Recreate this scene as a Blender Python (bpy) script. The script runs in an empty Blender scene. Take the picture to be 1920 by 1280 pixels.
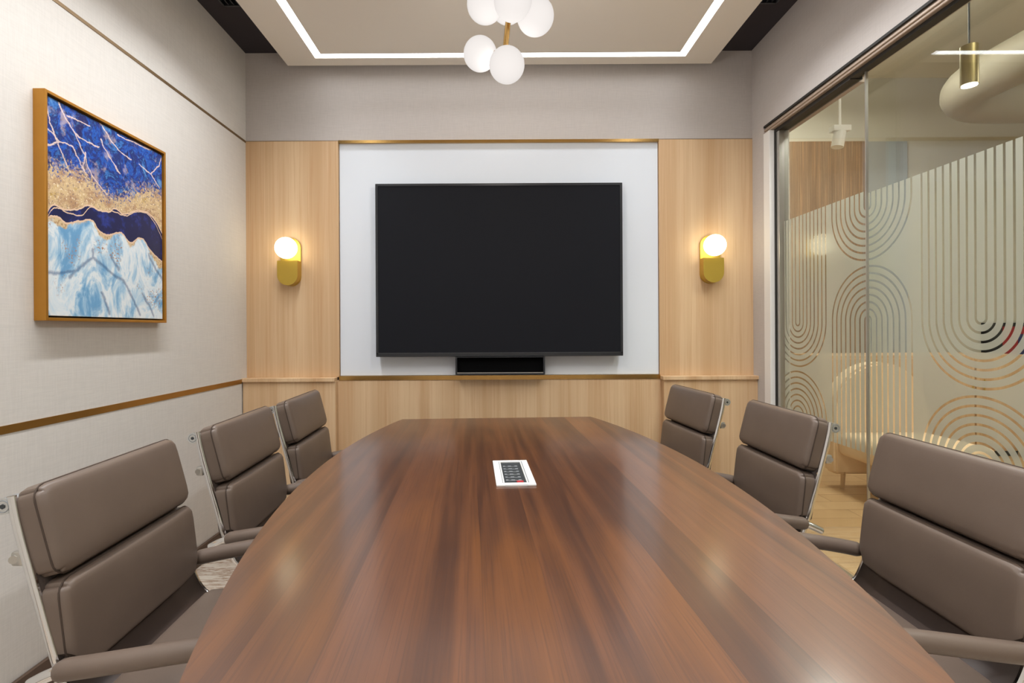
import bpy, bmesh, math, random
from mathutils import Vector, Matrix, Euler
random.seed(7)
C = bpy.context.scene.collection
PI = math.pi
EYE = 1.25; F = 960.0; VX, VY = 932.0, 617.0
def px(x, y, d):            # pixel + depth -> room point (used only to read measurements off the photo)
    return Vector(((x-VX)/F*d, d, EYE+(VY-y)/F*d))

# ------------------------------------------------------------------ materials
def srgb(r, g, b):
    f = lambda c: (c/255/12.92) if c/255 <= .04045 else ((c/255+.055)/1.055)**2.4
    return (f(r), f(g), f(b), 1)
class NT:
    def __init__(s, name):
        s.m = bpy.data.materials.new(name); s.m.use_nodes = True
        s.t = s.m.node_tree; s.t.nodes.clear()
        s.out = s.t.nodes.new('ShaderNodeOutputMaterial')
    def n(s, kind, **kw):
        nd = s.t.nodes.new('ShaderNode'+kind)
        for k, v in kw.items():
            setattr(nd, k, v)
        return nd
    def put(s, sock, v):
        if isinstance(v, bpy.types.NodeSocket): s.t.links.new(v, sock)
        elif v is not None: sock.default_value = v
    def math(s, op, a, b=None, c=None, clamp=False):
        nd = s.n('Math', operation=op); nd.use_clamp = clamp
        s.put(nd.inputs[0], a)
        if b is not None: s.put(nd.inputs[1], b)
        if c is not None: s.put(nd.inputs[2], c)
        return nd.outputs[0]
    def mix(s, f, a, b, blend='MIX'):
        nd = s.n('Mix', data_type='RGBA', blend_type=blend)
        s.put(nd.inputs[0], f); s.put(nd.inputs[6], a); s.put(nd.inputs[7], b)
        return nd.outputs[2]
    def noise(s, vec, scale, detail=4, rough=.55, dist=0):
        nd = s.n('TexNoise'); s.put(nd.inputs['Vector'], vec)
        nd.inputs['Scale'].default_value = scale; nd.inputs['Detail'].default_value = detail
        nd.inputs['Roughness'].default_value = rough; nd.inputs['Distortion'].default_value = dist
        return nd.outputs['Fac']
    def obj(s): return s.n('TexCoord').outputs['Object']
    def sc(s, vec, x, y, z, loc=(0,0,0)):
        nd = s.n('Mapping'); s.put(nd.inputs['Vector'], vec)
        nd.inputs['Scale'].default_value = (x, y, z); nd.inputs['Location'].default_value = loc
        return nd.outputs[0]
    def xyz(s, vec):
        nd = s.n('SeparateXYZ'); s.put(nd.inputs[0], vec); return nd.outputs
    def cxyz(s, x, y, z):
        nd = s.n('CombineXYZ'); s.put(nd.inputs[0], x); s.put(nd.inputs[1], y); s.put(nd.inputs[2], z); return nd.outputs[0]
    def ramp(s, f, stops, interp='LINEAR'):
        nd = s.n('ValToRGB'); s.put(nd.inputs[0], f); cr = nd.color_ramp; cr.interpolation = interp
        while len(cr.elements) < len(stops): cr.elements.new(.5)
        for e, (p, c) in zip(cr.elements, stops): e.position = p; e.color = c
        return nd.outputs[0]
    def step(s, v, lo, hi):
        nd = s.n('MapRange', interpolation_type='SMOOTHSTEP'); s.put(nd.inputs[0], v)
        s.put(nd.inputs[1], lo); s.put(nd.inputs[2], hi)
        return nd.outputs[0]
    def bump(s, h, strength=.2, dist=.002):
        nd = s.n('Bump'); s.put(nd.inputs['Height'], h)
        nd.inputs['Strength'].default_value = strength; nd.inputs['Distance'].default_value = dist
        return nd.outputs[0]
    def bsdf(s, col, rough=.5, metal=0, spec=.5, normal=None, coat=0, coat_rough=.1):
        p = s.n('BsdfPrincipled'); s.put(p.inputs['Base Color'], col); s.put(p.inputs['Roughness'], rough)
        p.inputs['Metallic'].default_value = metal; p.inputs['Specular IOR Level'].default_value = spec
        p.inputs['Coat Weight'].default_value = coat; p.inputs['Coat Roughness'].default_value = coat_rough
        if normal is not None: s.put(p.inputs['Normal'], normal)
        return p.outputs[0]
    def end(s, sh): s.t.links.new(sh, s.out.inputs[0]); return s.m
def plain(name, col, rough=.5, metal=0, spec=.5, var=.04, scale=30, bump=0):
    n = NT(name); o = n.obj(); f = n.noise(o, scale)
    c2 = tuple(min(1, v*(1-var*2)) for v in col[:3])+(1,)
    c3 = tuple(min(1, v*(1+var)) for v in col[:3])+(1,)
    c = n.mix(f, c2, c3)
    nm = n.bump(n.noise(o, scale*8, 2), bump, .001) if bump else None
    return n.end(n.bsdf(c, rough, metal, spec, nm))
def glow(name, col, strength):
    n = NT(name); e = n.n('Emission'); e.inputs[0].default_value = col; e.inputs[1].default_value = strength
    return n.end(e.outputs[0])
def oak(name, sx=1, sy=1, sz=.02, light=srgb(220,190,152), dark=srgb(200,164,124), rough=.45):
    n = NT(name); o = n.obj()
    g1 = n.noise(n.sc(o, 60*sx, 60*sy, 60*sz), 1, 5, .65)
    g2 = n.noise(n.sc(o, 9*sx, 9*sy, 9*sz*.7), 1, 3, .5, .3)
    g3 = n.noise(n.sc(o, 190*sx, 190*sy, 190*sz*.35), 1, 3)
    c = n.mix(n.step(g2, .3, .72), light, dark)
    c = n.mix(n.math('MULTIPLY', n.step(g1, .45, .75), .55), c, srgb(192,146,104))
    c = n.mix(n.math('MULTIPLY', n.step(g3, .5, .8), .35), c, srgb(236,208,170))
    return n.end(n.bsdf(c, rough, 0, .35, n.bump(g3, .08, .001)))
M = {}
def wallpaper(name, col):
    n = NT(name); o = n.obj()
    a = n.noise(n.sc(o, 260, 260, 14), 1, 3, .6); b = n.noise(n.sc(o, 14, 14, 260), 1, 3, .6)
    big = n.noise(o, 2.5, 2)
    s = n.math('MULTIPLY', n.math('ADD', a, b), .5)
    dk = tuple(v*.95 for v in col[:3])+(1,); lt = tuple(min(1, v*1.03) for v in col[:3])+(1,)
    c = n.mix(n.step(s, .35, .65), dk, lt)
    c = n.mix(n.math('MULTIPLY', big, .08), c, srgb(180,172,165))
    return n.end(n.bsdf(c, .75, 0, .2, n.bump(s, .15, .001)))
M['wall'] = wallpaper('woven_wallpaper', srgb(214,210,204))
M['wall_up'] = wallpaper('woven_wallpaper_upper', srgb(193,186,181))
M['ceil'] = plain('ceiling_paint', srgb(226,219,208), .85, 0, .2, .01, 3)
M['dark'] = plain('dark_ceiling_paint', srgb(62,58,62), .8, 0, .2, .03, 5)
M['oak'] = oak('oak_veneer')
M['white_panel'] = plain('white_glass_board', srgb(226,232,240), .35, 0, .3, .005, 2)
M['white'] = plain('white_lacquer', srgb(232,230,226), .4, 0, .4, .01, 5)
M['beige'] = plain('beige_profile', srgb(176,158,142), .35, .3, .5, .02, 8)
M['gasket'] = plain('dark_gasket', srgb(40,38,34), .5, 0, .4)
M['alu'] = plain('brushed_aluminium', srgb(190,188,182), .3, .9, .5, .02, 40)
M['chrome'] = plain('polished_chrome', srgb(225,225,225), .12, 1, .5, .005, 10)
M['chrome_satin'] = plain('satin_chrome', srgb(205,206,205), .28, .9, .5, .01, 10)
M['brass'] = plain('polished_brass', srgb(190,152,92), .22, 1, .5, .05, 12)
M['brass_satin'] = plain('satin_brass', srgb(206,176,80), .38, .85, .5, .03, 20)
M['brass_aged'] = plain('dark_brass_strip', srgb(128,104,72), .35, .6, .5, .08, 9)
M['brass_dark'] = plain('aged_brass_strip', srgb(178,132,66), .3, .75, .5, .10, 9)
M['skirting'] = plain('brown_skirting', srgb(86,68,56), .5, 0, .4)
M['tv'] = plain('screen_glass', srgb(34,35,39), .6, 0, .04, .0, 2)
M['bezel'] = plain('black_bezel', srgb(36,38,42), .3, 0, .5, .03)
M['bezel_edge'] = plain('dark_steel_edge', srgb(92,94,98), .3, .7, .5, .03)
M['black'] = plain('black_plastic', srgb(16,16,18), .45, 0, .3, .05)
M['void'] = plain('speaker_cloth', srgb(6,6,7), .9, 0, .1, .1, 200)
M['led'] = glow('led_diffuser', (.93,.97,1,1), 9)
M['brown_leather'] = None
def leather(name, c):
    n = NT(name); o = n.obj()
    f = n.noise(o, 9, 3); g = n.noise(o, 420, 2, .6)
    dk = tuple(v*.86 for v in c[:3])+(1,); lt = tuple(v*1.08 for v in c[:3])+(1,)
    h = n.math('ADD', n.math('MULTIPLY', g, .4), n.math('MULTIPLY', n.noise(o, 26, 3), .8))
    return n.end(n.bsdf(n.mix(f, dk, lt), .42, 0, .45, n.bump(h, .14, .002)))
M['leather'] = leather('taupe_leather', srgb(103,88,77))
M['leather_dark'] = leather('dark_brown_sling', srgb(58,46,40))
M['thread'] = plain('seam_thread', srgb(70,58,50), .7, 0, .2)
# walnut table top : boards along local Y
def walnut():
    n = NT('walnut_veneer'); o = n.obj(); x, y, z = n.xyz(o)
    wob = n.math('MULTIPLY', n.math('SUBTRACT', n.noise(n.sc(o, 2, .6, 1), 1, 2), .5), .03)
    b = n.math('DIVIDE', n.math('ADD', n.math('ADD', x, wob), 5.0), .125)
    idx = n.math('FLOOR', b); fr = n.math('FRACT', b)
    wn = n.n('TexWhiteNoise', noise_dimensions='1D'); n.put(wn.inputs['W'], idx)
    rnd = wn.outputs['Value']
    ov = n.cxyz(n.math('ADD', x, n.math('MULTIPLY', rnd, 7)), y, 0)
    g = n.noise(n.sc(ov, 22, .7, 1), 1, 5, .55, .25)
    g2 = n.noise(n.sc(ov, 240, 3.5, 1), 1, 4, .6)
    big = n.noise(n.sc(ov, 4, .8, 1), 1, 3, .5, .5)
    c = n.mix(n.step(g, .32, .70), srgb(68,38,22), srgb(104,62,34))
    c = n.mix(n.math('MULTIPLY', n.step(rnd, .35, .55), .42), c, srgb(62,35,22))
    c = n.mix(n.math('MULTIPLY', n.step(rnd, .78, .85), .35), c, srgb(124,76,46))
    c = n.mix(n.math('MULTIPLY', n.step(big, .50, .72), .38), c, srgb(134,80,30))
    c = n.mix(n.math('MULTIPLY', n.step(g2, .45, .72), .42), c, srgb(52,28,20))
    seam = n.math('ADD', n.math('LESS_THAN', fr, .010), 0)
    c = n.mix(n.math('MULTIPLY', seam, .35), c, srgb(50,28,20))
    r = n.math('ADD', .36, n.math('MULTIPLY', n.noise(n.sc(o, 3, 3, 1), 1, 2), .08))
    return n.end(n.bsdf(c, r, 0, .5, None, .70, .17))
M['walnut'] = walnut()
M['walnut_edge'] = plain('dark_table_edge', srgb(40,26,20), .4, 0, .4)
def carpet():
    n = NT('streaked_carpet'); o = n.obj()
    s = n.noise(n.sc(o, 5, 46, 1), 1, 5, .7, .4); s2 = n.noise(n.sc(o, 30, 90, 1), 1, 3)
    t = n.noise(o, 500, 2)
    c = n.ramp(s, [(0, srgb(206,198,186)), (.46, srgb(200,190,176)), (.54, srgb(140,112,90)), (.60, srgb(212,204,192)), (1, srgb(150,122,98))])
    c = n.mix(n.math('MULTIPLY', n.step(s2, .5, .75), .5), c, srgb(176,156,134))
    return n.end(n.bsdf(c, .95, 0, .1, n.bump(t, .5, .003)))
M['carpet'] = carpet()
def plank_floor():
    n = NT('oak_floorboards'); o = n.obj()
    br = n.n('TexBrick'); n.put(br.inputs['Vector'], n.sc(o, 1, 1, 1))
    br.inputs['Scale'].default_value = 1; br.inputs['Brick Width'].default_value = 1.2; br.inputs['Row Height'].default_value = .16
    br.inputs['Mortar Size'].default_value = .003; br.inputs['Color1'].default_value = srgb(214,182,140)
    br.inputs['Color2'].default_value = srgb(190,156,114); br.inputs['Mortar'].default_value = srgb(140,108,76)
    g = n.noise(n.sc(o, 2.5, 34, 1), 1, 5, .6, .4)
    c = n.mix(n.math('MULTIPLY', g, .6), br.outputs['Color'], srgb(172,138,98))
    return n.end(n.bsdf(c, .4, 0, .4))
M['planks'] = plank_floor()
def clear_glass():
    n = NT('clear_glass')
    t = n.n('BsdfTransparent'); t.inputs[0].default_value = (.93,.955,.915,1)
    g = n.n('BsdfGlossy'); g.inputs['Roughness'].default_value = 0; g.inputs[0].default_value = (1,1,1,1)
    f = n.n('Fresnel'); bf = n.n('NewGeometry').outputs['Backfacing']      # thin sheet: same fresnel on both faces
    n.put(f.inputs[0], n.math('SUBTRACT', 1.5, n.math('MULTIPLY', bf, 1.5-1/1.5)))
    m = n.n('MixShader'); n.put(m.inputs[0], f.outputs[0]); n.t.links.new(t.outputs[0], m.inputs[1]); n.t.links.new(g.outputs[0], m.inputs[2])
    return n.end(m.outputs[0])
M['glass'] = clear_glass()
S = 1.02424    # pattern scale
def film(S):
    n = NT('frosted_film'); o = n.obj(); x, y, z = n.xyz(o)
    P = .53*S; R = .253*S
    # columns of alternating motif centred at Y = 2.80*S - k*P
    t = n.math('ADD', n.math('DIVIDE', n.math('SUBTRACT', y, 2.80*S), P), 20.5)
    k = n.math('FLOOR', t); dy = n.math('MULTIPLY', n.math('SUBTRACT', n.math('FRACT', t), .5), P)
    par = n.math('MODULO', k, 2.0)              # 0 for type A (k even), 1 for type B
    off = n.math('MULTIPLY', par, .51*S)
    zz = n.math('SUBTRACT', z, off)
    cU = EYE+(1.28-1.25)*S; cA = EYE+(.77-1.25)*S; sp = EYE+(1.025-1.25)*S
    dU = n.math('MINIMUM', n.math('SUBTRACT', zz, cU), 0.0)
    dA = n.math('MAXIMUM', n.math('SUBTRACT', zz, cA), 0.0)
    up = n.math('GREATER_THAN', zz, sp)
    dz = n.math('ADD', n.math('MULTIPLY', dU, up), n.math('MULTIPLY', dA, n.math('SUBTRACT', 1.0, up)))
    r = n.math('SQRT', n.math('ADD', n.math('MULTIPLY', dy, dy), n.math('MULTIPLY', dz, dz)))
    inside = n.math('LESS_THAN', r, R)
    q = n.math('FRACT', n.math('DIVIDE', n.math('ADD', r, .0085), R/8.0))
    line = n.math('MULTIPLY', n.math('GREATER_THAN', q, .72), inside)
    dif = n.n('BsdfDiffuse'); dif.inputs[0].default_value = srgb(184,187,178)
    tl = n.n('BsdfTranslucent'); tl.inputs[0].default_value = srgb(208,211,200)
    gl = n.n('BsdfGlossy'); gl.inputs['Roughness'].default_value = .28; gl.inputs[0].default_value = (.9,.93,.9,1)
    tr = n.n('BsdfTransparent'); tr2 = n.n('BsdfTransparent'); tr2.inputs[0].default_value = (.9,.93,.88,1)
    m1 = n.n('MixShader'); m1.inputs[0].default_value = .62; n.t.links.new(dif.outputs[0], m1.inputs[1]); n.t.links.new(tl.outputs[0], m1.inputs[2])
    m2 = n.n('MixShader'); m2.inputs[0].default_value = .12; n.t.links.new(m1.outputs[0], m2.inputs[1]); n.t.links.new(gl.outputs[0], m2.inputs[2])
    m4 = n.n('MixShader'); m4.inputs[0].default_value = .22; n.t.links.new(m2.outputs[0], m4.inputs[1]); n.t.links.new(tr2.outputs[0], m4.inputs[2])
    m3 = n.n('MixShader'); n.put(m3.inputs[0], line); n.t.links.new(m4.outputs[0], m3.inputs[1]); n.t.links.new(tr.outputs[0], m3.inputs[2])
    return n.end(m3.outputs[0])
M['film'] = film(S); M['film_outer'] = film(1.765/1.65)
def globe_mat(name, col, strength):
    n = NT(name); e = n.n('Emission'); e.inputs[0].default_value = col
    lw = n.n('LayerWeight'); lw.inputs[0].default_value = .35
    s = n.math('MULTIPLY', n.math('SUBTRACT', 1.0, n.math('MULTIPLY', lw.outputs['Facing'], .22)), strength)
    n.put(e.inputs[1], s)
    d = n.n('BsdfDiffuse'); d.inputs[0].default_value = (.03,.03,.03,1)
    a = n.n('AddShader'); n.t.links.new(e.outputs[0], a.inputs[0]); n.t.links.new(d.outputs[0], a.inputs[1])
    return n.end(a.outputs[0])
M['globe'] = globe_mat('opal_globe', (1,.94,.90,1), 1.0)
M['globe_warm'] = globe_mat('warm_opal_globe', (1,.86,.58,1), 6.0)

def art():
    W, H = .610, .766
    def uv_(cx, cy):                # crop coordinates of the print measured off the photograph -> metres on the canvas
        X, Y_ = 40+cx*.4065, 120+cy*.40625
        d = 1.564*F/(VX-X); return ((d-1.784), (EYE+(VY-Y_)/F*d-1.306))
    n = NT('agate_print'); o = n.obj(); _, y, z = n.xyz(o)
    p = n.cxyz(y, z, 0)
    def nz(sx, sy, det=5, rg=.6, ds=0, loc=(0,0,0)): return n.noise(n.sc(p, sx/W, sy/H, 1, loc), 1, det, rg, ds)
    u = n.math('DIVIDE', y, W)
    def warp(freq, amp, loc):
        t = n.n('TexNoise'); n.put(t.inputs['Vector'], n.sc(p, freq, freq, 1, loc)); t.inputs['Scale'].default_value = 1; t.inputs['Detail'].default_value = 5; t.inputs['Roughness'].default_value = .7
        a = n.n('VectorMath', operation='SUBTRACT'); n.put(a.inputs[0], t.outputs['Color']); a.inputs[1].default_value = (.5,.5,.5)
        b = n.n('VectorMath', operation='MULTIPLY'); n.put(b.inputs[0], a.outputs[0]); b.inputs[1].default_value = (amp,amp,0)
        c = n.n('VectorMath', operation='ADD'); n.put(c.inputs[0], p); n.put(c.inputs[1], b.outputs[0]); return c.outputs[0]
    def lines(vec, polys):
        best = None
        for pl in polys:
            q = [uv_(*c) for c in pl]
            for (ax, ay), (bx, by) in zip(q[:-1], q[1:]):
                L = (bx-ax)**2+(by-ay)**2
                s1 = n.n('VectorMath', operation='SUBTRACT'); n.put(s1.inputs[0], vec); s1.inputs[1].default_value = (ax, ay, 0)
                dt = n.n('VectorMath', operation='DOT_PRODUCT'); n.put(dt.inputs[0], s1.outputs[0]); dt.inputs[1].default_value = ((bx-ax)/L, (by-ay)/L, 0)
                h = n.math('MULTIPLY', dt.outputs['Value'], 1.0, clamp=True)
                sc = n.n('VectorMath', operation='SCALE'); sc.inputs[0].default_value = (bx-ax, by-ay, 0); n.put(sc.inputs['Scale'], h)
                ds = n.n('VectorMath', operation='DISTANCE'); n.put(ds.inputs[0], s1.outputs[0]); n.put(ds.inputs[1], sc.outputs[0])
                best = ds.outputs['Value'] if best is None else n.math('MINIMUM', best, ds.outputs['Value'])
        return best
    def curve(pts, amp, fr, loc):
        nd = n.n('FloatCurve'); c = nd.mapping.curves[0]
        q = sorted((min(1, max(0, uv_(*k)[0]/W)), uv_(*k)[1]) for k in pts)
        q[0] = (0, q[0][1]); q[-1] = (1, q[-1][1])
        while len(c.points) < len(q): c.points.new(.5, .5)
        for pt, (a, b) in zip(c.points, q): pt.location = (a, b)
        nd.mapping.update(); n.put(nd.inputs['Value'], u)
        w = n.math('MULTIPLY', n.math('SUBTRACT', nz(fr, fr*.3, 5, .65, 0, loc), .5), amp)
        return n.math('ADD', nd.outputs[0], w)
    top = curve([(112,668),(150,640),(200,660),(260,660),(310,642),(360,665),(410,672),(430,655),(470,680),(550,665),(600,690),(655,775)], .022, 14, (1,0,0))
    bot = curve([(112,697),(160,690),(210,722),(280,712),(330,715),(370,770),(430,775),(465,770),(500,812),(560,797),(595,850),(655,905)], .030, 14, (9,4,0))
    mid = curve([(112,690),(150,655),(210,672),(270,690),(330,650),(370,668),(430,672),(480,690),(550,672),(600,700),(655,800)], .02, 18, (4,4,0))
    gt = curve([(112,450),(200,480),(300,500),(360,565),(420,600),(500,600),(560,575),(655,590)], .05, 6, (2,8,0))
    # blue field
    b = n.ramp(nz(7, 8, 6, .70, .6), [(0, srgb(16,20,70)), (.40, srgb(20,30,96)), (.455, srgb(24,92,188)), (.50, srgb(22,54,140)), (.545, srgb(20,34,100)), (.60, srgb(40,104,180)), (.72, srgb(120,170,210)), (1, srgb(170,200,226))])
    b = n.mix(n.math('MULTIPLY', n.step(nz(46, 46, 3), .55, .68), .4), b, srgb(96,150,206))
    b = n.mix(n.math('MULTIPLY', n.step(nz(6, 6, 5, .66, 0, (7,7,0)), .56, .66), .6), b, srgb(196,176,176))
    dv = lines(warp(16, .034, (0,0,0)), [[(175,165),(250,310),(300,420),(330,510),(400,590)], [(118,180),(150,300),(185,390),(225,480),(260,495)], [(250,310),(300,345),(365,375)], [(300,400),(290,470),(305,510)], [(365,260),(410,330),(450,385),(510,430)], [(370,340),(410,420),(460,500)], [(120,280),(180,350),(240,370),(290,480)], [(545,455),(600,500),(640,560)], [(220,230),(280,262),(320,280)], [(600,500),(640,460),(650,430)], [(118,365),(180,350)], [(450,320),(540,360),(600,390)]])
    b = n.mix(n.math('MULTIPLY', n.math('SUBTRACT', 1.0, n.step(dv, .0006, .0042)), .92), b, srgb(232,208,196))
    sp = nz(64, 64, 3, .7)
    g = n.ramp(nz(9, 14, 6, .7), [(0, srgb(150,108,74)), (.42, srgb(184,148,112)), (.55, srgb(216,190,146)), (.68, srgb(186,150,80)), (1, srgb(240,222,190))])
    g = n.mix(n.step(sp, .56, .66), g, srgb(130,104,96))
    g = n.mix(n.step(nz(80, 80, 2, .6, 0, (5,5,0)), .6, .68), g, srgb(246,232,206))
    nv = n.ramp(nz(8, 8, 6, .65), [(0, srgb(10,12,42)), (.52, srgb(24,30,80)), (.64, srgb(40,60,146)), (1, srgb(60,90,180))])
    pm = n.ramp(nz(5.2, 3.4, 6, .64, 1.4, (3,7,0)), [(0, srgb(84,140,190)), (.38, srgb(112,166,208)), (.47, srgb(172,206,228)), (.54, srgb(230,237,240)), (.62, srgb(206,226,238)), (.76, srgb(150,192,220)), (1, srgb(120,172,210))])
    pv = lines(warp(9, .04, (3,3,0)), [[(335,850),(330,885),(250,940),(225,975)], [(330,885),(400,940),(470,990),(520,1090),(545,1150)], [(370,1050),(405,1145)], [(420,870),(450,940)], [(590,870),(620,930),(655,985)], [(118,950),(170,955),(250,940)], [(560,1050),(610,1150)]])
    pm = n.mix(n.math('MULTIPLY', n.math('SUBTRACT', 1.0, n.step(pv, .0008, .011)), .62), pm, srgb(58,92,140))
    sp2 = n.math('MULTIPLY', n.step(nz(80, 80, 2, .6, 0, (2,2,0)), .56, .62), n.step(nz(4, 4, 3, .5, 0, (5,1,0)), .56, .64))
    pm = n.mix(sp2, pm, srgb(176,130,100))
    soft = n.math('MULTIPLY', n.math('SUBTRACT', sp, .5), .28)
    c = n.mix(n.step(n.math('ADD', n.math('SUBTRACT', z, gt), soft), -.03, .03), g, b)
    c = n.mix(n.step(n.math('SUBTRACT', top, z), -.002, .002), c, nv)
    isb = n.step(n.math('SUBTRACT', bot, z), -.002, .002)
    ew = n.math('MULTIPLY', n.math('SUBTRACT', nz(5,5,4,.6,0,(8,0,0)), .42), .16)
    edge = n.step(n.math('ADD', n.math('SUBTRACT', z, bot), ew), -.006, .006)
    c = n.mix(isb, c, n.mix(edge, pm, n.mix(n.step(sp, .5, .6), srgb(214,190,150), srgb(176,140,100))))
    for e, wd in ((top, .0032), (bot, .0034), (mid, .0022)):
        ln = n.math('LESS_THAN', n.math('ABSOLUTE', n.math('SUBTRACT', z, e)), wd)
        c = n.mix(ln, c, srgb(226,196,168))
    return n.end(n.bsdf(c, .45, 0, .4))
M['art'] = art()
M['gold_frame'] = plain('gold_frame', srgb(188,132,50), .35, .55, .5, .08, 14)
M['cream'] = plain('cream_fabric', srgb(236,206,170), .8, 0, .2, .03, 40)
M['wood_brown'] = oak('brown_cladding', 1, 1, .02, srgb(122,98,78), srgb(104,82,64))
M['grey_panel'] = plain('blue_grey_panel', srgb(150,156,162), .4)
M['pendant_brass'] = plain('olive_brass', srgb(140,126,84), .35, .85, .5, .03)
M['out_wall'] = plain('corridor_paint', srgb(186,181,168), .8, 0, .2, .02, 3)
M['out_ceil'] = plain('corridor_ceiling_paint', srgb(224,220,208), .8, 0, .2, .02, 3)
M['duct'] = plain('painted_duct', srgb(158,151,136), .5, 0, .3, .02, 5)
M['socket_black'] = plain('socket_black', srgb(52,56,58), .5, 0, .4)
M['socket_grey'] = plain('socket_grey', srgb(128,132,134), .5, 0, .4)
M['red'] = plain('red_plastic', srgb(170,50,54), .5, 0, .4)
M['red_print'] = plain('red_print', srgb(150,16,24), .6, 0, .3)
M['navy_print'] = plain('navy_print', srgb(20,34,92), .6, 0, .3)
M['down_glow'] = glow('lamp_lens', (1,.95,.86,1), 6)
M['panel_glow'] = glow('panel_diffuser', (1,.93,.82,1), 4)  # glowing face of the lights added beyond the glass

# ------------------------------------------------------------------ mesh helpers
def box(bm, x0, x1, y0, y1, z0, z1, bev=0):
    r = bmesh.ops.create_cube(bm, size=1)
    for v in r['verts']:
        v.co = Vector(((x0+x1)/2+v.co.x*(x1-x0), (y0+y1)/2+v.co.y*(y1-y0), (z0+z1)/2+v.co.z*(z1-z0)))
    if bev:
        es = list({e for v in r['verts'] for e in v.link_edges})
        bmesh.ops.bevel(bm, geom=es, offset=bev, segments=2, profile=.6, affect='EDGES')
def cyl(bm, p0, p1, r, seg=20, r2=None, cap=True):
    p0, p1 = Vector(p0), Vector(p1); d = p1-p0
    mt = Matrix.Translation((p0+p1)/2) @ d.to_track_quat('Z', 'Y').to_matrix().to_4x4()
    bmesh.ops.create_cone(bm, cap_ends=cap, segments=seg, radius1=r, radius2=r if r2 is None else r2, depth=d.length, matrix=mt)
def sphere(bm, c, r, u=32, v=20):
    bmesh.ops.create_uvsphere(bm, u_segments=u, v_segments=v, radius=r, matrix=Matrix.Translation(c))
def tube(bm, pts, r, seg=12, closed=False, cap=True, rx=None, side=None):
    """sweep a round (r) or flat (rx wide along `side`, r thick) section along pts"""
    pts = [Vector(p) for p in pts]; n = len(pts); rings = []
    up = Vector((0,0,1)); prev = None
    for i, p in enumerate(pts):
        if closed: t = pts[(i+1) % n]-pts[i-1]
        else: t = pts[min(i+1, n-1)]-pts[max(i-1, 0)]
        t.normalize()
        if side is not None: a = Vector(side)
        elif prev is None: a = t.orthogonal().normalized()
        else: a = (prev-t*prev.dot(t)).normalized()
        prev = a; b = t.cross(a).normalized()
        rr = r[i] if isinstance(r, (list, tuple)) else r
        ra = rx if rx else rr
        rings.append([bm.verts.new(p+a*math.cos(2*PI*k/seg)*ra+b*math.sin(2*PI*k/seg)*rr) for k in range(seg)])
    m = n if closed else n-1
    for i in range(m):
        A, B = rings[i], rings[(i+1) % n]
        sh = 0
        if closed and i == n-1:
            sh = min(range(seg), key=lambda s: (A[0].co-B[s].co).length)
        for k in range(seg):
            bm.faces.new((A[k], A[(k+1) % seg], B[(k+1+sh) % seg], B[(k+sh) % seg]))
    if cap and not closed:
        bm.faces.new(rings[0][::-1]); bm.faces.new(rings[-1])
def prism(bm, pts2, plane, a, b):
    """extrude a 2-D outline; plane 'xy','yz','xz'; a..b along the remaining axis"""
    def mk(p, q):
        return {'xy': (p[0], p[1], q), 'yz': (q, p[0], p[1]), 'xz': (p[0], q, p[1])}[plane]
    A = [bm.verts.new(mk(p, a)) for p in pts2]; B = [bm.verts.new(mk(p, b)) for p in pts2]
    n = len(A); bm.faces.new(A[::-1]); bm.faces.new(B)
    for i in range(n): bm.faces.new((A[i], A[(i+1) % n], B[(i+1) % n], B[i]))
def rbox(bm, hx, hy, hz, r, n=14, fn=None):
    """soft box: fn maps each vertex afterwards"""
    t = bmesh.new(); bmesh.ops.create_cube(t, size=2)
    bmesh.ops.subdivide_edges(t, edges=t.edges[:], cuts=n, use_grid_fill=True)
    def rm(c, h):                       # push grid lines towards the edges
        s = math.copysign(1, c); a = abs(c)
        k = 1-r*1.05/h if h > r*1.06 else .2
        return s*h*((a/.5)*k if a < .5 else k+(a-.5)/.5*(1-k))
    vm = {}
    for v in t.verts:
        p = Vector((rm(v.co.x, hx), rm(v.co.y, hy), rm(v.co.z, hz)))
        inn = Vector((max(-(hx-r), min(hx-r, p.x)), max(-(hy-r), min(hy-r, p.y)), max(-(hz-r), min(hz-r, p.z))))
        d = p-inn
        if d.length > 1e-9: p = inn+d.normalized()*r
        if fn: p = fn(p)
        vm[v] = bm.verts.new(p)
    for f in t.faces: bm.faces.new([vm[v] for v in f.verts])
    t.free()
def obj(name, bm, m, parent=None, smooth=True):
    me = bpy.data.meshes.new(name)
    bmesh.ops.recalc_face_normals(bm, faces=bm.faces[:])
    bm.to_mesh(me); bm.free()
    me.materials.append(M[m] if isinstance(m, str) else m)
    o = bpy.data.objects.new(name, me); C.objects.link(o)
    if smooth:
        for p in me.polygons: p.use_smooth = True
        try: me.set_sharp_from_angle(angle=math.radians(35))
        except Exception: pass
    if parent: o.parent = parent
    return o
def thing(name, label, cat, loc=(0,0,0), rz=0, group=None):
    o = bpy.data.objects.new(name, None); C.objects.link(o); o.empty_display_size = .1
    o.location = loc; o.rotation_euler = (0,0,rz); o['label'] = label; o['category'] = cat
    if group: o['group'] = group
    return o
def struct(name, bm, m, parent=None, label=None, smooth=False):
    o = obj(name, bm, m, parent, smooth)
    if not parent: o['kind'] = 'structure'
    if label: o['label'] = label
    return o
def B(): return bmesh.new()

# ------------------------------------------------------------------ room dimensions
XL, XR, YB, YR = -1.598, 1.635, 3.27, -1.6
ZT, ZC = 2.455, 2.97           # trim height, dark ceiling
GX = 1.69                      # glass plane
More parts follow.
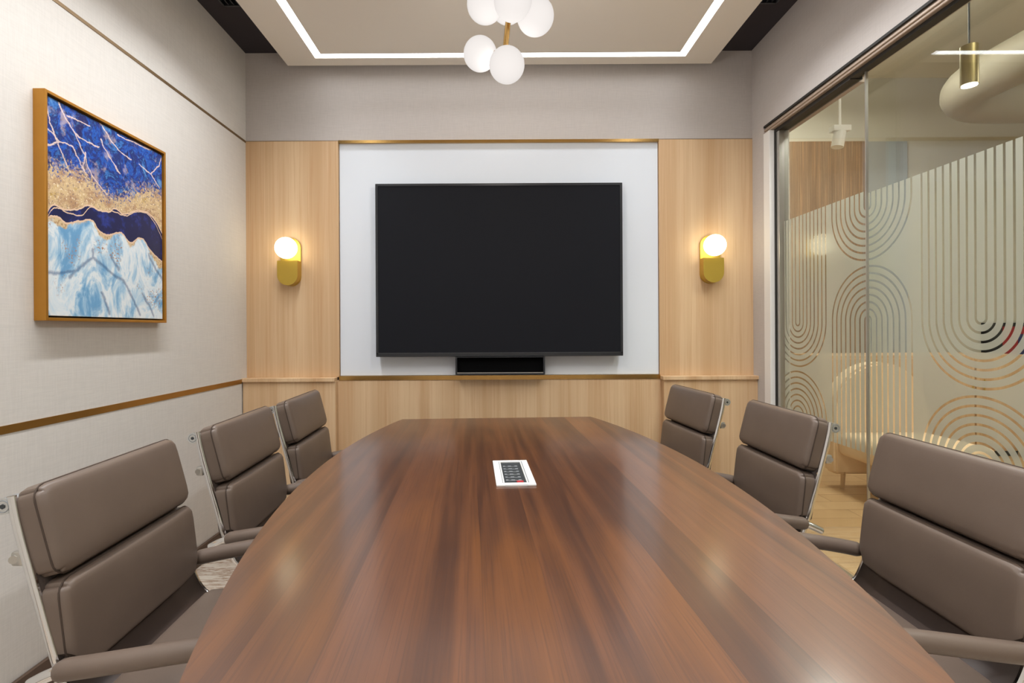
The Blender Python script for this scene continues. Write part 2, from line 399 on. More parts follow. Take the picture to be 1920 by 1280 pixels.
# floor / ceiling
b = B(); box(b, XL-.1, GX+.07, YR-.1, YB+.12, -.06, 0); struct('floor', b, 'carpet', label='streaked beige and brown carpet')
b = B(); box(b, XL-.1, GX+.15, YR-.1, YB+.12, 3.02, 3.1); struct('ceiling', b, 'dark', label='dark recessed ceiling around the hanging white panel')
# left wall : upper, middle, lower panels with brass strips
b = B(); box(b, XL-.1, XL, YR, YB+.1, ZT+.004, 3.02); box(b, XL-.1, XL, YR, YB+.1, .946, ZT-.010)
box(b, XL-.1, XL, YR, YB-.07, .10, .919); box(b, XL-.1, XL-.006, YR, YB+.1, 0, 3.0)
struct('wall_left', b, 'wall', label='pale woven wallpaper wall with brass strips')
b = B(); box(b, XL-.01, XL+.002, YR, YB-.005, ZT-.010, ZT+.004); struct('trim_1', b, 'brass_aged', label='thin brass strip high on the left wall')
b = B(); box(b, XL-.01, XL+.002, YR, YB-.07, .919, .946); struct('trim_2', b, 'brass_dark', label='brass strip at table height on the left wall')
b = B(); box(b, XL, XL+.014, YR, YB-.062, 0, .10, .002); struct('baseboard_left', b, 'skirting')
# back wall
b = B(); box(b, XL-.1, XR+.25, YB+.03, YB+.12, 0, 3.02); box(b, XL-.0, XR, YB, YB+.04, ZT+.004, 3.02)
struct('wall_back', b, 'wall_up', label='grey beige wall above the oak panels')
PLX, PRX = -1.007, 1.037
b = B(); box(b, XL, PLX, YB-.004, YB+.04, .95, ZT, .001); struct('trim_3', b, 'oak', label='tall oak panel left of the white board, carrying a sconce')
b = B(); box(b, PRX, XR-.0, YB-.004, YB+.04, .95, ZT, .001); struct('trim_4', b, 'oak', label='tall oak panel right of the white board, carrying a sconce')
b = B(); box(b, PLX+.003, PRX-.003, YB+.010, YB+.04, .958, ZT-.014, .001); struct('trim_5', b, 'white_panel', label='white board panel behind the screen')
b = B(); box(b, PLX, PRX, YB-.006, YB+.02, ZT-.014, ZT+.004); struct('trim_6', b, 'brass', label='polished brass strip above the white board')
b = B(); box(b, XL, PLX, YB-.002, YB+.01, ZT, ZT+.004); box(b, PRX, XR, YB-.002, YB+.01, ZT, ZT+.004); struct('trim_7', b, 'brass_aged', label='thin brass line above the oak panels')
b = B(); box(b, PLX, PRX, YB-.014, YB+.02, .930, .957); struct('trim_8', b, 'brass', label='polished brass strip below the white board')
b = B(); box(b, PLX-.02, PRX+.02, YB-.010, YB+.04, 0, .930, .001); struct('trim_9', b, 'oak', label='low oak wainscot below the white board')
for nm, a, c, lb in (('trim_10', XL, PLX-.01, 'left'), ('trim_11', PRX+.01, XR+.012, 'right')):
    b = B(); box(b, a, c, YB-.055, YB+.03, 0, .927, .001); struct(nm, b, 'oak', label='projecting low oak panel under the '+lb+' sconce')
for nm, a, c, lb in (('trim_12', XL-.0, PLX-.012, 'left'), ('trim_13', PRX+.0, XR+.04, 'right')):
    b = B(); box(b, a, c, YB-.07, YB+.0, .927, .95, .002); struct(nm, b, 'oak', label='oak ledge under the '+lb+' sconce')
# right wall : bulkhead above the glass, stub by the back wall
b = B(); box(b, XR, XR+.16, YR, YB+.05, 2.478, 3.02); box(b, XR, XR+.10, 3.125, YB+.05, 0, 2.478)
struct('wall_right', b, 'wall_up', label='pale bulkhead above the glass partition')
b = B(); box(b, XR-.003, XR+.01, YR, 3.125, 2.466, 2.478); struct('trim_14', b, 'gasket', label='dark shadow line under the bulkhead')
# rear wall (behind the camera)
b = B(); box(b, XL-.1, GX+.1, YR-.1, YR, 0, 3.02); struct('wall_rear', b, 'wall', label='plain pale wall opposite the screen')
# hanging ceiling panel with LED channel
PZ = 2.90; pxl, pxr, pyf, pyn = -1.297, 1.345, 3.195, -1.25
lxl, lxr, lyf, lyn = -1.072, 1.128, 3.085, -1.10; LW = .048
b = B()
T = .03
box(b, pxl, lxl-LW/2, pyn, pyf, PZ, PZ+T); box(b, lxr+LW/2, pxr, pyn, pyf, PZ, PZ+T)
box(b, lxl-LW/2, lxr+LW/2, lyf+LW/2, pyf, PZ, PZ+T); box(b, lxl-LW/2, lxr+LW/2, pyn, lyn-LW/2, PZ, PZ+T)
box(b, lxl+LW/2, lxr-LW/2, lyn+LW/2, lyf-LW/2, PZ, PZ+T)
box(b, pxl+.002, pxr-.002, pyn+.002, pyf-.002, PZ+T, PZ+.12)
cp = thing('ceiling_panel', 'white suspended ceiling panel with a glowing strip of light set into it', 'ceiling panel', (0,0,0))
obj('panel_board', b, 'ceil', cp, False)
b = B()
for (x0, x1, y0, y1) in ((lxl-LW/2, lxl+LW/2, lyn-LW/2, lyf+LW/2), (lxr-LW/2, lxr+LW/2, lyn-LW/2, lyf+LW/2), (lxl+LW/2, lxr-LW/2, lyf-LW/2, lyf+LW/2), (lxl+LW/2, lxr-LW/2, lyn-LW/2, lyn+LW/2)):
    box(b, x0, x1, y0, y1, PZ+.006, PZ+.028)
o = obj('light_strip', b, 'led', cp, False); o['label'] = 'glowing white light strip'
b = B()
for X in (-1.0, 1.0):
    for Y in (-.8, 1.0, 2.8):
        b = B(); cyl(b, (X, Y, PZ+.12), (X, Y, 3.02), .006, 8); obj('hanger', b, 'black', cp)
def area(name, loc, sx, sy, power, col, spread=180, rot=(0,0,0)):
    l = bpy.data.lights.new(name, 'AREA'); l.shape = 'RECTANGLE'; l.size = sx; l.size_y = sy
    l.energy = power; l.color = col; l.spread = math.radians(spread)
    o = bpy.data.objects.new(name, l); C.objects.link(o); o.location = loc; o.rotation_euler = rot
    return o
KP = 11.0; cool = (.95,.97,1); SPR = 128
ll = lyf-lyn
area('strip_light', (lxl, (lyf+lyn)/2-.18, PZ-.004), LW, ll-.36, KP*ll, cool, SPR)
area('strip_light', (lxr, (lyf+lyn)/2-.18, PZ-.004), LW, ll-.36, KP*ll, cool, SPR)
area('strip_light', ((lxl+lxr)/2, lyf, PZ-.004), lxr-lxl, LW, KP*.13*(lxr-lxl), cool, 80)
area('strip_light', ((lxl+lxr)/2, lyn, PZ-.004), lxr-lxl, LW, KP*.8*(lxr-lxl), cool, SPR)
# slot vents in the dark recesses
for X, Y0, Y1, side in ((-1.40, 1.7, 2.75, 'left'), (1.45, 1.7, 2.75, 'right')):
    v = thing('air_vent', 'black slot air vent in the dark recess %s of the ceiling panel' % side, 'air vent', (X, (Y0+Y1)/2, 3.0))
    b = B(); h = (Y1-Y0)/2
    box(b, -.06, -.05, -h, h, -.012, .02); box(b, .05, .06, -h, h, -.012, .02); box(b, -.06, .06, -h, -h+.01, -.012, .02); box(b, -.06, .06, h-.01, h, -.012, .02)
    obj('vent_frame', b, 'bezel', v, False)
    for k in range(3):
        b = B(); x = -.028+k*.028; box(b, x-.003, x+.003, -h+.01, h-.01, -.008, .015); obj('slat', b, 'bezel', v, False)

# ------------------------------------------------------------------ glass partition
YG0, YG1 = -1.6, 3.045
win = bpy.data.objects.new('window_1', None); C.objects.link(win); win['kind'] = 'structure'
win['label'] = 'glass partition with frosted arches and stripes along the right side'
HZ = 2.42
b = B(); box(b, XR+.006, GX+.012, YG0, 3.125, HZ+.012, 2.466, .004); box(b, GX+.013, GX+.09, 2.47, 3.125, HZ+.012, 2.466, .002); box(b, XR+.0, XR+.02, YG0, 3.125, HZ+.024, HZ+.036, .003)
o = obj('header_profile', b, 'beige', win, False)
b = B(); box(b, GX-.03, GX+.010, YG0, 2.40, HZ-.004, HZ+.012, .001); box(b, GX-.03, GX+.03, 2.40, YG1+.03, HZ-.008, HZ+.012, .001); obj('header_gasket', b, 'gasket', win, False)
b = B(); box(b, XR-.004, GX+.06, 3.055, 3.125, 0, 2.43, .003); obj('white_jamb', b, 'white', win, False)
b = B(); box(b, GX-.032, GX+.03, 3.043, 3.055, 0, HZ, .001); obj('jamb_gasket', b, 'gasket', win, False)
b = B(); box(b, GX-.026, GX+.03, 3.012, 3.043, .03, HZ-.008, .002); box(b, GX-.03, GX+.03, 2.335, 3.035, 0, .05, .002); box(b, GX+.04, GX+.11, YG0, 2.335, 0, .05, .002); obj('side_profile', b, 'alu', win, False)
joints = [3.0, 2.335, 1.15, 0.0, YG0]
G2 = 1.765
for i in range(4):
    y1, y0 = joints[i]+(.112 if i == 1 else 0), joints[i+1]; gx = GX if i == 0 else G2; fm = 'film' if i == 0 else 'film_outer'
    b = B(); box(b, gx-.004, gx+.004, y0+.0025, y1-.0025, .045, HZ if i == 0 else 2.478)
    p = obj('glass_pane', b, 'glass', win, False)
    b = B(); z0 = EYE-.340*gx; z1 = EYE+(.368 if i == 0 else .360)*gx
    vs = [b.verts.new(q) for q in ((gx-.0055, y0+.003, z0), (gx-.0055, y1-.003, z0), (gx-.0055, y1-.003, z1), (gx-.0055, y0+.003, z1))]
    b.faces.new(vs); obj('frosted_film', b, fm, p, False)
for i, y in enumerate(joints[1:4]):
    b = B(); x0 = GX if i == 0 else G2; box(b, x0-.006, x0+.006, y-.0025, y+.0025, .045, HZ if i == 0 else 2.478); obj('joint_seal', b, 'alu', win, False)

# ------------------------------------------------------------------ beyond the glass
b = B(); box(b, GX+.07, 7.5, -3, 7.0, -.06, -.001); struct('floor_corridor', b, 'planks', label='light oak floorboards beyond the glass')
b = B(); box(b, GX+.15, 7.5, -3, 7.0, 3.90, 4.0); struct('ceiling_corridor', b, 'out_ceil')
b = B(); box(b, XR+.25, 7.5, 5.45, 5.55, 0, 3.90); struct('wall_corridor', b, 'out_wall', label='beige wall at the end of the space beyond the glass')
b = B(); box(b, 1.9, 3.93, 5.42, 5.46, 0, 3.22); struct('trim_15', b, 'wood_brown', label='brown wood cladding beyond the glass')
b = B(); box(b, 3.93, 4.36, 5.43, 5.46, 0, 3.22); struct('trim_16', b, 'grey_panel', label='blue grey panel beside the brown cladding')
b = B(); box(b, 7.0, 7.1, -3, 5.5, 0, 3.90); struct('wall_far', b, 'out_wall', label='beige side wall beyond the glass')
b = B(); box(b, GX+.1, 7.1, -3.1, -3, 0, 3.90); struct('wall_near', b, 'out_wall')
b = B(); box(b, XR+.15, XR+.25, YB+.05, 5.5, 0, 3.90); box(b, XR+.16, XR+.25, -3, YB+.05, 3.0, 3.90); struct('wall_side', b, 'out_wall')
# duct
DX, DZ = 3.94, 3.26
pts = [Vector((DX, -2.8, DZ)), Vector((DX, 4.1, DZ))]
for k in range(1, 8):
    a = k/8*PI/2; pts.append(Vector((DX+.5*(1-math.cos(a)), 4.1+.5*math.sin(a), DZ)))
pts += [Vector((DX+.5, 4.6, DZ)), Vector((6.9, 4.6, DZ))]
dk = thing('air_duct', 'large round painted air duct under the ceiling beyond the glass', 'duct', (0,0,0))
b = B(); tube(b, pts, .175, 28); obj('duct_body', b, 'duct', dk)
for y in (.2, 1.4, 2.6):
    b = B(); tube(b, [(DX, y-.015, DZ), (DX, y+.015, DZ)], .186, 28); obj('duct_collar', b, 'duct', dk)
for y in (.2, 2.6):
    b = B(); cyl(b, (DX, y, DZ+.20), (DX, y, 3.90), .006, 8); obj('hanger', b, 'alu', dk)
# cylinder pendant
p = px(1820, 165, 2.6)
pl = thing('pendant_lamp', 'slim brass cylinder pendant lamp hanging on a black cord beyond the glass', 'pendant lamp', p)
b = B(); cyl(b, (0,0,.003), (0,0,.20), .037, 28); obj('lamp_shade', b, 'pendant_brass', pl)
b = B(); cyl(b, (0,0,-.002), (0,0,.004), .033, 24); obj('lens', b, 'down_glow', pl)
b = B(); cyl(b, (0,0,.20), (0,0,3.90-p.z), .004, 8); obj('cord', b, 'black', pl)
# track spotlight
p = px(1577, 256, 3.5)
sl = thing('spotlight', 'small white spotlight on a stem beyond the glass', 'spotlight', p)
b = B(); cyl(b, (-.02,0,-.085), (.0,0,.02), .038, 24); obj('spot_head', b, 'white', sl)
b = B(); box(b, -.06, .06, -.03, .03, .02, .06, .006); obj('driver_box', b, 'white', sl)
b = B(); cyl(b, (0,0,.06), (0,0,3.90-p.z), .008, 10); obj('stem', b, 'white', sl)
# oak cabinet, cream lounge chair, poster
cb = thing('side_cabinet', 'light oak cabinet standing beyond the frosted glass', 'cabinet', (4.08, 5.15, 0))
b = B(); box(b, -1.0, 1.0, -.25, .28, .06, .98, .004); obj('body', b, 'oak', cb, False)
for k in range(4):
    b = B(); box(b, -.98+k*.49, -.51+k*.49, -.27, -.25, .09, .95, .003); d = obj('door', b, 'oak', cb, False)
    b = B(); cyl(b, (-.54+k*.49-(.38 if k % 2 else 0), -.285, .60), (-.54+k*.49-(.38 if k % 2 else 0), -.285, .75), .006, 8); obj('handle', b, 'brass_satin', d)
b = B(); box(b, -.95, .95, -.2, .25, 0, .06); obj('plinth', b, 'black', cb, False)
lc = thing('lounge_chair', 'cream round backed lounge chair dimly seen through the frosted glass', 'chair', (2.95, 3.75, 0))
b = B()
out = [(-.36, .12), (.36, .12)]
out += [(.36*math.cos(a), .62+.36*math.sin(a)) for a in [k/16*PI for k in range(17)]]
prism(b, out, 'xz', .18, .32); bmesh.ops.bevel(b, geom=b.edges[:], offset=.02, segments=2, affect='EDGES'); obj('backrest', b, 'cream', lc)
b = B(); rbox(b, .34, .30, .09, .05, 8, lambda q: q+Vector((0,-.10,.36))); obj('seat', b, 'cream', lc)
for sx in (-.28, .28):
    for sy in (-.32, .22):
        b = B(); cyl(b, (sx, sy, 0), (sx*.95, sy*.95, .30), .014, 12, .02); obj('leg', b, 'oak', lc)
p = Vector((6.97, 6.97*960/968*.0+6.7*0+5.0, 0))
ps = thing('poster', 'red, navy and black poster glimpsed through the clear lines of the frosted glass', 'poster', (5.57, 5.44, .97))
b = B(); box(b, -.42, .42, -.02, .01, -.32, .32, .002); obj('frame', b, 'black', ps, False)
b = B(); box(b, -.22, .38, -.024, -.02, -.28, .28); obj('red_print', b, 'red_print', ps, False)
b = B(); box(b, -.06, .10, -.027, -.024, -.05, .2); obj('blue_print', b, 'navy_print', ps, False)
# unseen hanging lights, added to brighten the space beyond the glass
for i, (X, Y) in enumerate(((2.75, 1.2), (2.75, 4.3), (5.5, 2.2))):
    t = thing('ceiling_light', ['square hanging light beyond the glass, nearest the partition', 'square hanging light beyond the glass, closest to the end wall', 'square hanging light beyond the air duct'][i], 'ceiling light', (X, Y, 3.60))
    b = B(); box(b, -.31, .31, -.31, -.30, -.03, .01); box(b, -.31, .31, .30, .31, -.03, .01); box(b, -.31, -.30, -.30, .30, -.03, .01); box(b, .30, .31, -.30, .30, -.03, .01); obj('frame', b, 'white', t, False)
    b = B(); box(b, -.30, .30, -.30, .30, -.025, .005); obj('diffuser', b, 'panel_glow', t, False)
    b = B(); cyl(b, (0,0,.005), (0,0,.30), .004, 8); obj('cord', b, 'black', t)
    area('corridor_light', (X, Y, 3.56), .58, .58, 44, (1,.97,.93))  # added downward fill for the corridor
    area('corridor_light', (X, Y, 3.62), .58, .58, 34, (1,.97,.93), 180, (PI, 0, 0))  # added upward fill that brightens the corridor ceiling

# ------------------------------------------------------------------ picture
pt = thing('painting', 'gold framed abstract blue, gold and white agate painting on the left wall', 'painting', (XL, 1.766, 1.288))
PW, PH, PD = .646, .802, .042
b = B(); fw = .011
box(b, 0, PD, 0, fw, 0, PH, .0015); box(b, 0, PD, PW-fw, PW, 0, PH, .0015); box(b, 0, PD, fw, PW-fw, 0, fw, .0015); box(b, 0, PD, fw, PW-fw, PH-fw, PH, .0015)
obj('picture_frame', b, 'gold_frame', pt, False)
b = B(); box(b, .002, .012, fw, PW-fw, fw, PH-fw); obj('backing', b, 'black', pt, False)
b = B(); box(b, 0, .022, 0, .610, 0, .766, .001); cv = obj('canvas', b, 'art', pt, False); cv.location = (.012, .018, .018)

# ------------------------------------------------------------------ screen and speaker bar
tvw, tvh = 464/F*3.2, 325/F*3.2; tc = px(936.5, 505.5, 3.2)
tv = thing('display_screen', 'large black display screen mounted on the white board', 'screen', (tc.x, 3.2, tc.z))
b = B(); box(b, -tvw/2, tvw/2, 0, .045, -tvh/2, tvh/2, .004); obj('housing', b, 'bezel_edge', tv, False)
b = B(); fw = .017
box(b, -tvw/2+.003, tvw/2-.003, -.004, .004, tvh/2-fw, tvh/2-.003); box(b, -tvw/2+.003, tvw/2-.003, -.004, .004, -tvh/2+.003, -tvh/2+fw+.008)
box(b, -tvw/2+.003, -tvw/2+fw, -.004, .004, -tvh/2+fw, tvh/2-fw); box(b, tvw/2-fw, tvw/2-.003, -.004, .004, -tvh/2+fw, tvh/2-fw)
obj('bezel', b, 'bezel', tv, False)
b = B(); box(b, -tvw/2+fw, tvw/2-fw, -.0015, .002, -tvh/2+fw+.008, tvh/2-fw); obj('screen_glass', b, 'tv', tv, False)
b = B(); box(b, -tvw/2+.01, tvw/2-.01, -.006, -.0035, -tvh/2+.022, -tvh/2+.0245); obj('lower_seam', b, 'bezel_edge', tv, False)
b = B(); box(b, -.35, .35, .045, .082, -.25, .25, .004); obj('wall_mount', b, 'black', tv, False)
c = px(937.5, 685.5, 3.18); sw, sh = 168/F*3.18, 33.5/F*3.18
sb = thing('speaker_bar', 'black open fronted speaker bar below the display screen', 'speaker', (c.x, 3.18, c.z))
b = B(); w = .010
box(b, -sw/2, sw/2, 0, .099, sh/2-.004, sh/2); box(b, -sw/2, sw/2, 0, .099, -sh/2, -sh/2+w); box(b, -sw/2, -sw/2+w, 0, .099, -sh/2+w, sh/2-.004); box(b, sw/2-w, sw/2, 0, .099, -sh/2+w, sh/2-.004)
obj('casing', b, 'bezel', sb, False)
b = B(); box(b, -sw/2+w, sw/2-w, .03, .05, -sh/2+w, sh/2-.004); obj('grille', b, 'void', sb, False)
b = B(); box(b, -sw/2+w, sw/2-w, .001, .004, -sh/2+w, -sh/2+w+.004); obj('front_lip', b, 'alu', sb, False)

# ------------------------------------------------------------------ sconces
def pill(hw, h0, h1, n=16, mitre=None):
    """outline of a vertical pill of half width hw between z=h0 and h1"""
    o = [(hw*math.cos(a), h1-hw+hw*math.sin(a)) for a in [k/n*PI for k in range(n+1)]]
    o += [(-hw*math.cos(a), h0+hw-hw*math.sin(a)) for a in [k/n*PI for k in range(n+1)]]
    return o
for (cx, cy, lb) in ((547, 490, 'left'), (1331, 489, 'right')):
    p = px(cx, cy, 3.265); s = -1 if lb == 'left' else 1
    t = thing('wall_sconce', 'brass pill shaped sconce with a glowing round globe on the %s oak panel' % lb, 'wall lamp', (p.x, 3.266, p.z), 0, None)
    b = B(); prism(b, pill(.064, -.152, .155), 'xz', -.014, 0); obj('back_plate', b, 'brass_satin', t)
    b = B(); hw = .064
    o2 = [(hw, .004)] + [(-hw, .004)] + [(-hw*math.cos(a), -.150+hw-hw*math.sin(a)) for a in [k/16*PI for k in range(17)]]
    prism(b, o2, 'xz', -.066, -.014); obj('lamp_body', b, 'brass_satin', t)
    b = B(); sphere(b, (0, -.083, .080), .067); g = obj('globe', b, 'globe_warm', t); g['label'] = 'glowing warm white glass globe'
    b = B(); cyl(b, (0, -.014, .080), (0, -.03, .080), .030, 20); obj('globe_holder', b, 'brass_satin', t)

# ------------------------------------------------------------------ globe pendant
pd = thing('globe_chandelier', 'brass chandelier with clustered white glass globes hanging from the ceiling panel', 'chandelier', (0,0,0))
hub_lo = px(949, 104, 1.935); hub_hi = px(957, 30, 1.93)
tx = hub_hi.x+.01
b = B(); tube(b, [hub_lo-Vector((0,0,.02)), hub_lo, hub_hi, Vector((hub_hi.x, 1.93, 2.62)), Vector((hub_hi.x, 1.93, 2.90))], .0105, 14); obj('stem', b, 'brass', pd)
b = B(); cyl(b, (hub_hi.x, 1.93, 2.872), (hub_hi.x, 1.93, 2.90), .06, 32); obj('ceiling_canopy', b, 'brass', pd)
globes = [(903, 101, 1.97, .064), (953, 122, 1.84, .0635), (913, 8, 1.90, .068), (1007, 31, 1.86, .067), (965, 2, 1.80, .067), (955, 12, 2.03, .066), (1000, -75, 1.95, .066), (905, -95, 1.90, .066)]
for (gx, gy, d, r) in globes:
    c = px(gx, gy, d)
    b = B(); sphere(b, c, r); g = obj('globe', b, 'globe', pd); g['label'] = 'white opal glass globe'
    hz = hub_lo if gy > 80 else (hub_hi if gy > -20 else Vector((hub_hi.x, 1.93, 2.62)))
    b = B(); e = c+(hz-c).normalized()*(r-.004); cyl(b, hz, e, .007, 12)
    cyl(b, e-(hz-c).normalized()*.004, e+(hz-c).normalized()*.012, .016, 16); obj('arm', b, 'brass', pd)
l = bpy.data.lights.new('chandelier_light', 'POINT'); l.energy = 22; l.color = (1,.95,.9); l.shadow_soft_size = .08
o = bpy.data.objects.new('chandelier_light', l); C.objects.link(o); o.location = (.04, 1.9, 2.20)

# ------------------------------------------------------------------ table
TC = Vector((.052, 1.78, 0)); TH = math.radians(2.75); HL = 1.112
tb = thing('conference_table', 'long boat shaped dark walnut conference table with bowed sides', 'table', TC, TH)
def hw(y): return .70-.136*y*y
def outline(g=0):
    n = 40; o = []
    for k in range(n+1):
        y = -HL+2*HL*k/n; o.append((hw(y)+g, y))
    for k in range(n+1):
        y = HL-2*HL*k/n; o.append((-hw(y)-g, y))
    return o
b = B(); prism(b, outline(), 'xy', .715, .75)
es = [e for e in b.edges if abs(e.verts[0].co.z-e.verts[1].co.z) < 1e-6 and e.verts[0].co.z > .74]
bmesh.ops.bevel(b, geom=es, offset=.003, segments=2, affect='EDGES')
obj('tabletop', b, 'walnut', tb)
b = B(); prism(b, outline(-.012), 'xy', .69, .7155); obj('edge_band', b, 'walnut_edge', tb)
for s in (-1, 1):
    b = B(); box(b, -.24, .24, s*.58-.05, s*.58+.05, .03, .69, .006); box(b, -.32, .32, s*.58-.12, s*.58+.12, 0, .03, .006); obj('pedestal', b, 'walnut_edge', tb, False)
b = B(); box(b, -.015, .015, -.53, .53, .25, .55, .003); obj('modesty_panel', b, 'walnut_edge', tb, False)
# power box
pb = thing('power_outlet_box', 'white framed power and data outlet box set into the middle of the table', 'outlet box', (TC.x+.0, 1.78, .75), TH)
b = B(); W2, L2 = .064, .152; w1 = .028
box(b, -W2, -W2+w1, -L2, L2, 0, .006, .002); box(b, W2-w1, W2, -L2, L2, 0, .006, .002); box(b, -W2+w1, W2-w1, -L2, -L2+.022, 0, .006, .001); box(b, -W2+w1, W2-w1, L2-.020, L2, 0, .006, .001)
obj('bezel', b, 'white', pb, False)
b = B(); box(b, -W2+w1, W2-w1, -L2+.022, L2-.020, .0002, .002); obj('socket_tray', b, 'socket_black', pb, False)
b = B(); box(b, W2-w1+.004, W2-w1+.007, -L2+.02, L2-.02, .0055, .0066); box(b, -W2+w1-.007, -W2+w1-.005, -L2+.02, L2-.02, .0055, .0066); obj('lid_seam', b, 'socket_grey', pb, False)
for k in range(6):
    y = -.10+k*.034
    b = B(); box(b, -.030, .022, y, y+.012, .002, .0042, .001); s_ = obj('socket', b, 'socket_grey', pb, False)
    b = B(); box(b, -.022, -.012, y+.003, y+.009, .0042, .0046); box(b, .0, .012, y+.003, y+.009, .0042, .0046); obj('slot', b, 'black', s_, False)
b = B(); box(b, .004, .026, -.124, -.106, .002, .0055, .001); o = obj('switch', b, 'red', pb, False); o['label'] = 'small red rocker switch'

# ------------------------------------------------------------------ chairs
# local frame: +x towards the table, y sideways, z up; x=0 at the top of the back rail
RAIL = [(-.019,.902), (-.012,.86), (.002,.80), (.018,.74), (.034,.68), (.050,.62), (.068,.555), (.086,.50), (.108,.455), (.145,.422), (.20,.405), (.28,.400), (.38,.404), (.47,.412), (.535,.408), (.56,.392)]
HWID = .262
def bez(pts, n=4):
    out = []
    P = [Vector(p) for p in pts]; P = [P[0]]+P+[P[-1]]
    for i in range(1, len(P)-2):
        for k in range(n):
            t = k/n
            out.append(.5*((2*P[i])+(P[i+1]-P[i-1])*t+(2*P[i-1]-5*P[i]+4*P[i+1]-P[i+2])*t*t+(3*P[i]-P[i-1]-3*P[i+1]+P[i+2])*t**3))
    out.append(P[-2]); return out
def pad(parent, name, x, z, tilt, h, w, t, r, bottom=0):
    """cushion whose back centre sits at (x,z); tilt from vertical; h height, w width, t thickness"""
    R = Matrix.Translation((x, 0, z)) @ Matrix.Rotation(-tilt, 4, 'Y')
    def fn(p):
        u = p.y/(w/2); v = p.z/(h/2)
        if p.x > 0: p.x += .010*(1-u**4)*(1-v**4) * (p.x/(t/2))
        ky, kz = abs(p.y)-(w/2-.032), abs(p.z)-(h/2-.032)      # round the face corners
        if ky > 0 and kz > 0:
            m_ = max(ky, kz)/math.hypot(ky, kz)
            p.y = math.copysign(w/2-.032+ky*m_, p.y); p.z = math.copysign(h/2-.032+kz*m_, p.z)
        if bottom and v < 0:                      # cut the lower corners round
            k = max(0, abs(u)-.80)/.2
            p.z += bottom*(k**2)*min(1, -v)
        p.x += t/2
        return R @ p
    b = B(); rbox(b, t/2, w/2, h/2, r, 14, fn); o = obj(name, b, 'leather', parent)
    # stitched seam running round the front face
    hy, hz, rr = w/2-.0004, h/2-.0004, .032; loop = []
    for (sy, sz, a0) in ((1, 1, 0), (-1, 1, 90), (-1, -1, 180), (1, -1, 270)):
        for k in range(6):
            a = math.radians(a0+k*18); y = sy*(hy-rr)+rr*math.cos(a); zz = sz*(hz-rr)+rr*math.sin(a)
            if bottom and zz < 0: zz += bottom*(max(0, abs(y/(w/2))-.80)/.2)**2*min(1, -zz/(h/2))
            loop.append(R @ Vector((t-.0145, y, zz)))
    b = B(); tube(b, loop, .0022, 6, closed=True)
    obj('seam', b, 'thread', o)
    return o
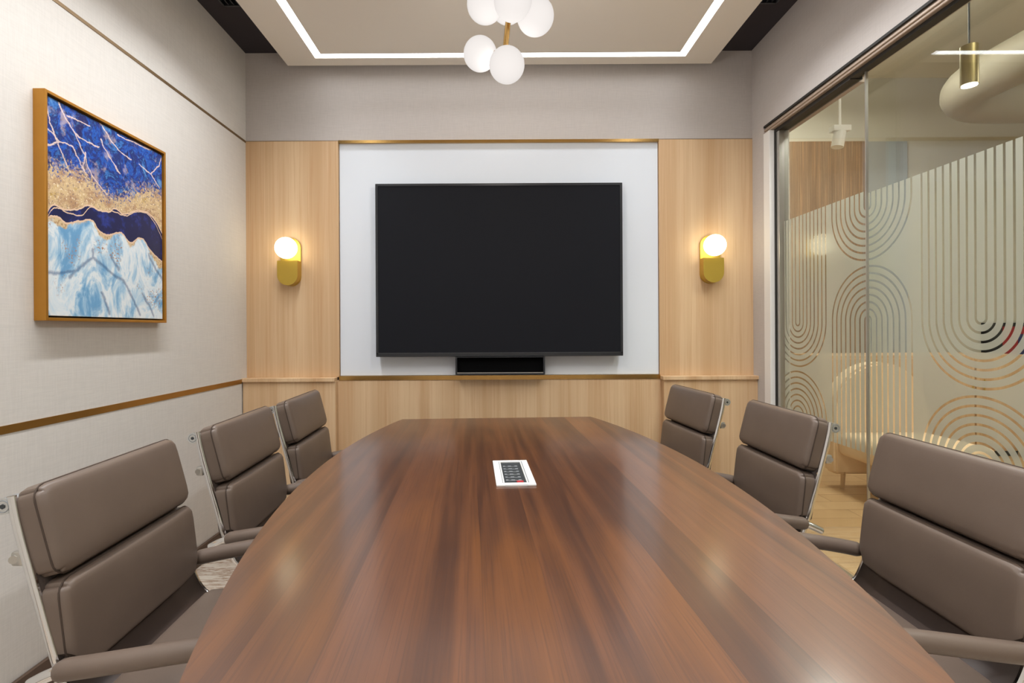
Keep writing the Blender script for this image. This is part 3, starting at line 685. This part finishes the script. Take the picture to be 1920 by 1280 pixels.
def make_chair(label, grp):
    t = thing('office_chair', label, 'chair', (0,0,0), 0, grp)
    rail = bez([(x, 0, z) for x, z in RAIL], 3)
    for s in (-1, 1):
        b = B(); tube(b, [p+Vector((0, s*(HWID-.012), 0)) for p in rail], .0095, 10, rx=.0075, side=(0,1,0)); obj('side_rail', b, 'chrome', t)
        b = B(); cyl(b, (-.032, s*(HWID-.040), .882), (-.032, s*(HWID-.006), .882), .0175, 24)
        cp_ = obj('end_cap', b, 'chrome_satin', t)
        b = B(); tube(b, [(-.032+.0125*math.cos(k*PI/12), s*(HWID-.006), .882+.0125*math.sin(k*PI/12)) for k in range(24)], .0011, 6, closed=True); obj('ring', b, 'socket_grey', cp_)
        b = B(); cyl(b, (-.032, s*(HWID-.006), .882), (-.032, s*(HWID-.0045), .882), .0055, 6); obj('screw', b, 'socket_black', cp_)
    # sling between the rails
    b = B(); rows = []
    for p in rail[1:-1]:
        rows.append([b.verts.new(p+Vector((.004, y, .002))) for y in (-.245, -.12, 0, .12, .245)])
    for A, D in zip(rows[:-1], rows[1:]):
        for k in range(4): b.faces.new((A[k], A[k+1], D[k+1], D[k]))
    o = obj('sling', b, 'leather_dark', t); m = o.modifiers.new('s', 'SOLIDIFY'); m.thickness = .008; m.offset = 0
    pad(t, 'back_cushion', -.000, .811, math.radians(14.5), .200, .502, .062, .016)
    pad(t, 'back_cushion', .040, .604, math.radians(6.5), .214, .502, .060, .016, .050)
    pad(t, 'seat_cushion', .225, .410, math.radians(92), .19, .50, .046, .018)
    pad(t, 'seat_cushion', .430, .413, math.radians(89), .20, .50, .048, .018)
    # braces across the back
    for z, x, bow in ((.878, -.032, .0), (.765, -.008, .022)):
        pts = [Vector((x-bow*(1-(k/8-1)**4)-.012*(bow > 0), (k/8-1)*(HWID-.016), z)) for k in range(17)]
        b = B(); tube(b, pts, .009, 10); obj('back_brace', b, 'alu', t)
    for s in (-1, 1):
        b = B(); rbox(b, .013, .008, .016, .006, 4, lambda q: q+Vector((-.016, s*(HWID-.026), .765))); obj('brace_bracket', b, 'alu', t)
    # arms
    for s in (-1, 1):
        y = s*(HWID+.004)
        pts = bez([(.030, y, .512), (.062, y, .528), (.098, y, .540), (.16, y+s*.006, .551), (.26, y+s*.010, .566), (.38, y+s*.012, .582), (.455, y+s*.011, .584), (.490, y+s*.008, .555), (.495, y+s*.004, .52), (.47, y, .46), (.42, y-s*.004, .412)], 4)
        b = B(); tube(b, pts, .0125, 12); ar = obj('armrest', b, 'chrome', t)
        i0, i1 = 7, 25
        rr = [.0225]*(i1-i0); rr[0] = .0185; rr[-1] = .0185
        b = B(); tube(b, pts[i0:i1], rr, 14); o = obj('arm_pad', b, 'leather', ar); o['label'] = 'taupe leather wrapped arm pad'
        b = B(); d = (pts[0]-pts[1]).normalized(); cyl(b, pts[0]-d*.001, pts[0]+d*.003, .0098, 12); obj('end_plug', b, 'black', ar)
    # base
    b = B(); box(b, .20, .44, -.20, .20, .352, .372, .004); box(b, .22, .42, -.05, .05, .325, .355, .01); obj('seat_plate', b, 'alu', t, False)
    b = B(); cyl(b, (.32,0,.10), (.32,0,.33), .025, 20); cyl(b, (.32,0,.06), (.32,0,.14), .034, 20); obj('gas_column', b, 'chrome', t)
    for k in range(5):
        a = 2*PI*k/5+.3; e = Vector((.32+.27*math.cos(a), .27*math.sin(a), .075))
        b = B(); tube(b, [Vector((.32,0,.105)), Vector((.32+.14*math.cos(a), .14*math.sin(a), .095)), e], [.022, .018, .012], 12); lg = obj('base_leg', b, 'chrome', t)
        b = B(); q = Vector((-math.sin(a), math.cos(a), 0)); c = Vector((e.x, e.y, .028))
        cyl(b, c-q*.024, c-q*.006, .0275, 18); cyl(b, c+q*.006, c+q*.024, .0275, 18); cyl(b, c, e, .007, 8); obj('castor', b, 'black', lg)
    return t
def dup(root, label):
    r = root.copy(); C.objects.link(r); r['label'] = label
    for ch in list(root.children):
        c_ = ch.copy(); C.objects.link(c_); c_.parent = r
        for g in ch.children:
            d = g.copy(); C.objects.link(d); d.parent = c_
    return r
spots = [
 (-1.022, 1.335, math.radians(2.5), 'taupe leather armchair at the near left of the table, below the painting'),
 (-1.024, 2.010, math.radians(2.5), 'taupe leather armchair in the middle of the left side of the table'),
 (-1.022, 2.615, math.radians(2.5), 'taupe leather armchair at the far left of the table, by the oak wainscot'),
 (1.245, 1.375, PI, 'taupe leather armchair at the near right of the table, cut by the frame edge'),
 (1.198, 2.125, PI+math.radians(1), 'taupe leather armchair in the middle of the right side, before the glass partition'),
 (1.085, 2.790, PI+math.radians(5), 'taupe leather armchair at the far right of the table, by the oak wainscot')]
proto = make_chair(spots[0][3], 'taupe leather chairs around the conference table')
for i, (x, y, rz, lb) in enumerate(spots):
    o = proto if i == 0 else dup(proto, lb)
    o.location = (x, y, 0); o.rotation_euler = (0, 0, rz)

# ------------------------------------------------------------------ camera, world
cam = bpy.data.cameras.new('camera'); cam.lens = 18.0; cam.sensor_width = 36; cam.clip_start = .05
cam.shift_x = (960-VX)/1920; cam.shift_y = -(640-VY)/1920
co = bpy.data.objects.new('camera', cam); C.objects.link(co); co.location = (0, 0, EYE)
co.matrix_world = Matrix.Translation((0,0,EYE)) @ Matrix.Rotation(PI/2, 4, 'X') @ Matrix.Rotation(math.radians(-.3), 4, 'Z')
bpy.context.scene.camera = co
w = bpy.data.worlds.new('world'); bpy.context.scene.world = w; w.use_nodes = True
w.node_tree.nodes['Background'].inputs[0].default_value = (.8,.85,1,1); w.node_tree.nodes['Background'].inputs[1].default_value = .3
vs = bpy.context.scene.view_settings; vs.view_transform = 'Standard'; vs.look = 'None'; vs.gamma = 1; vs.exposure = -0.10; vs.use_curve_mapping = False
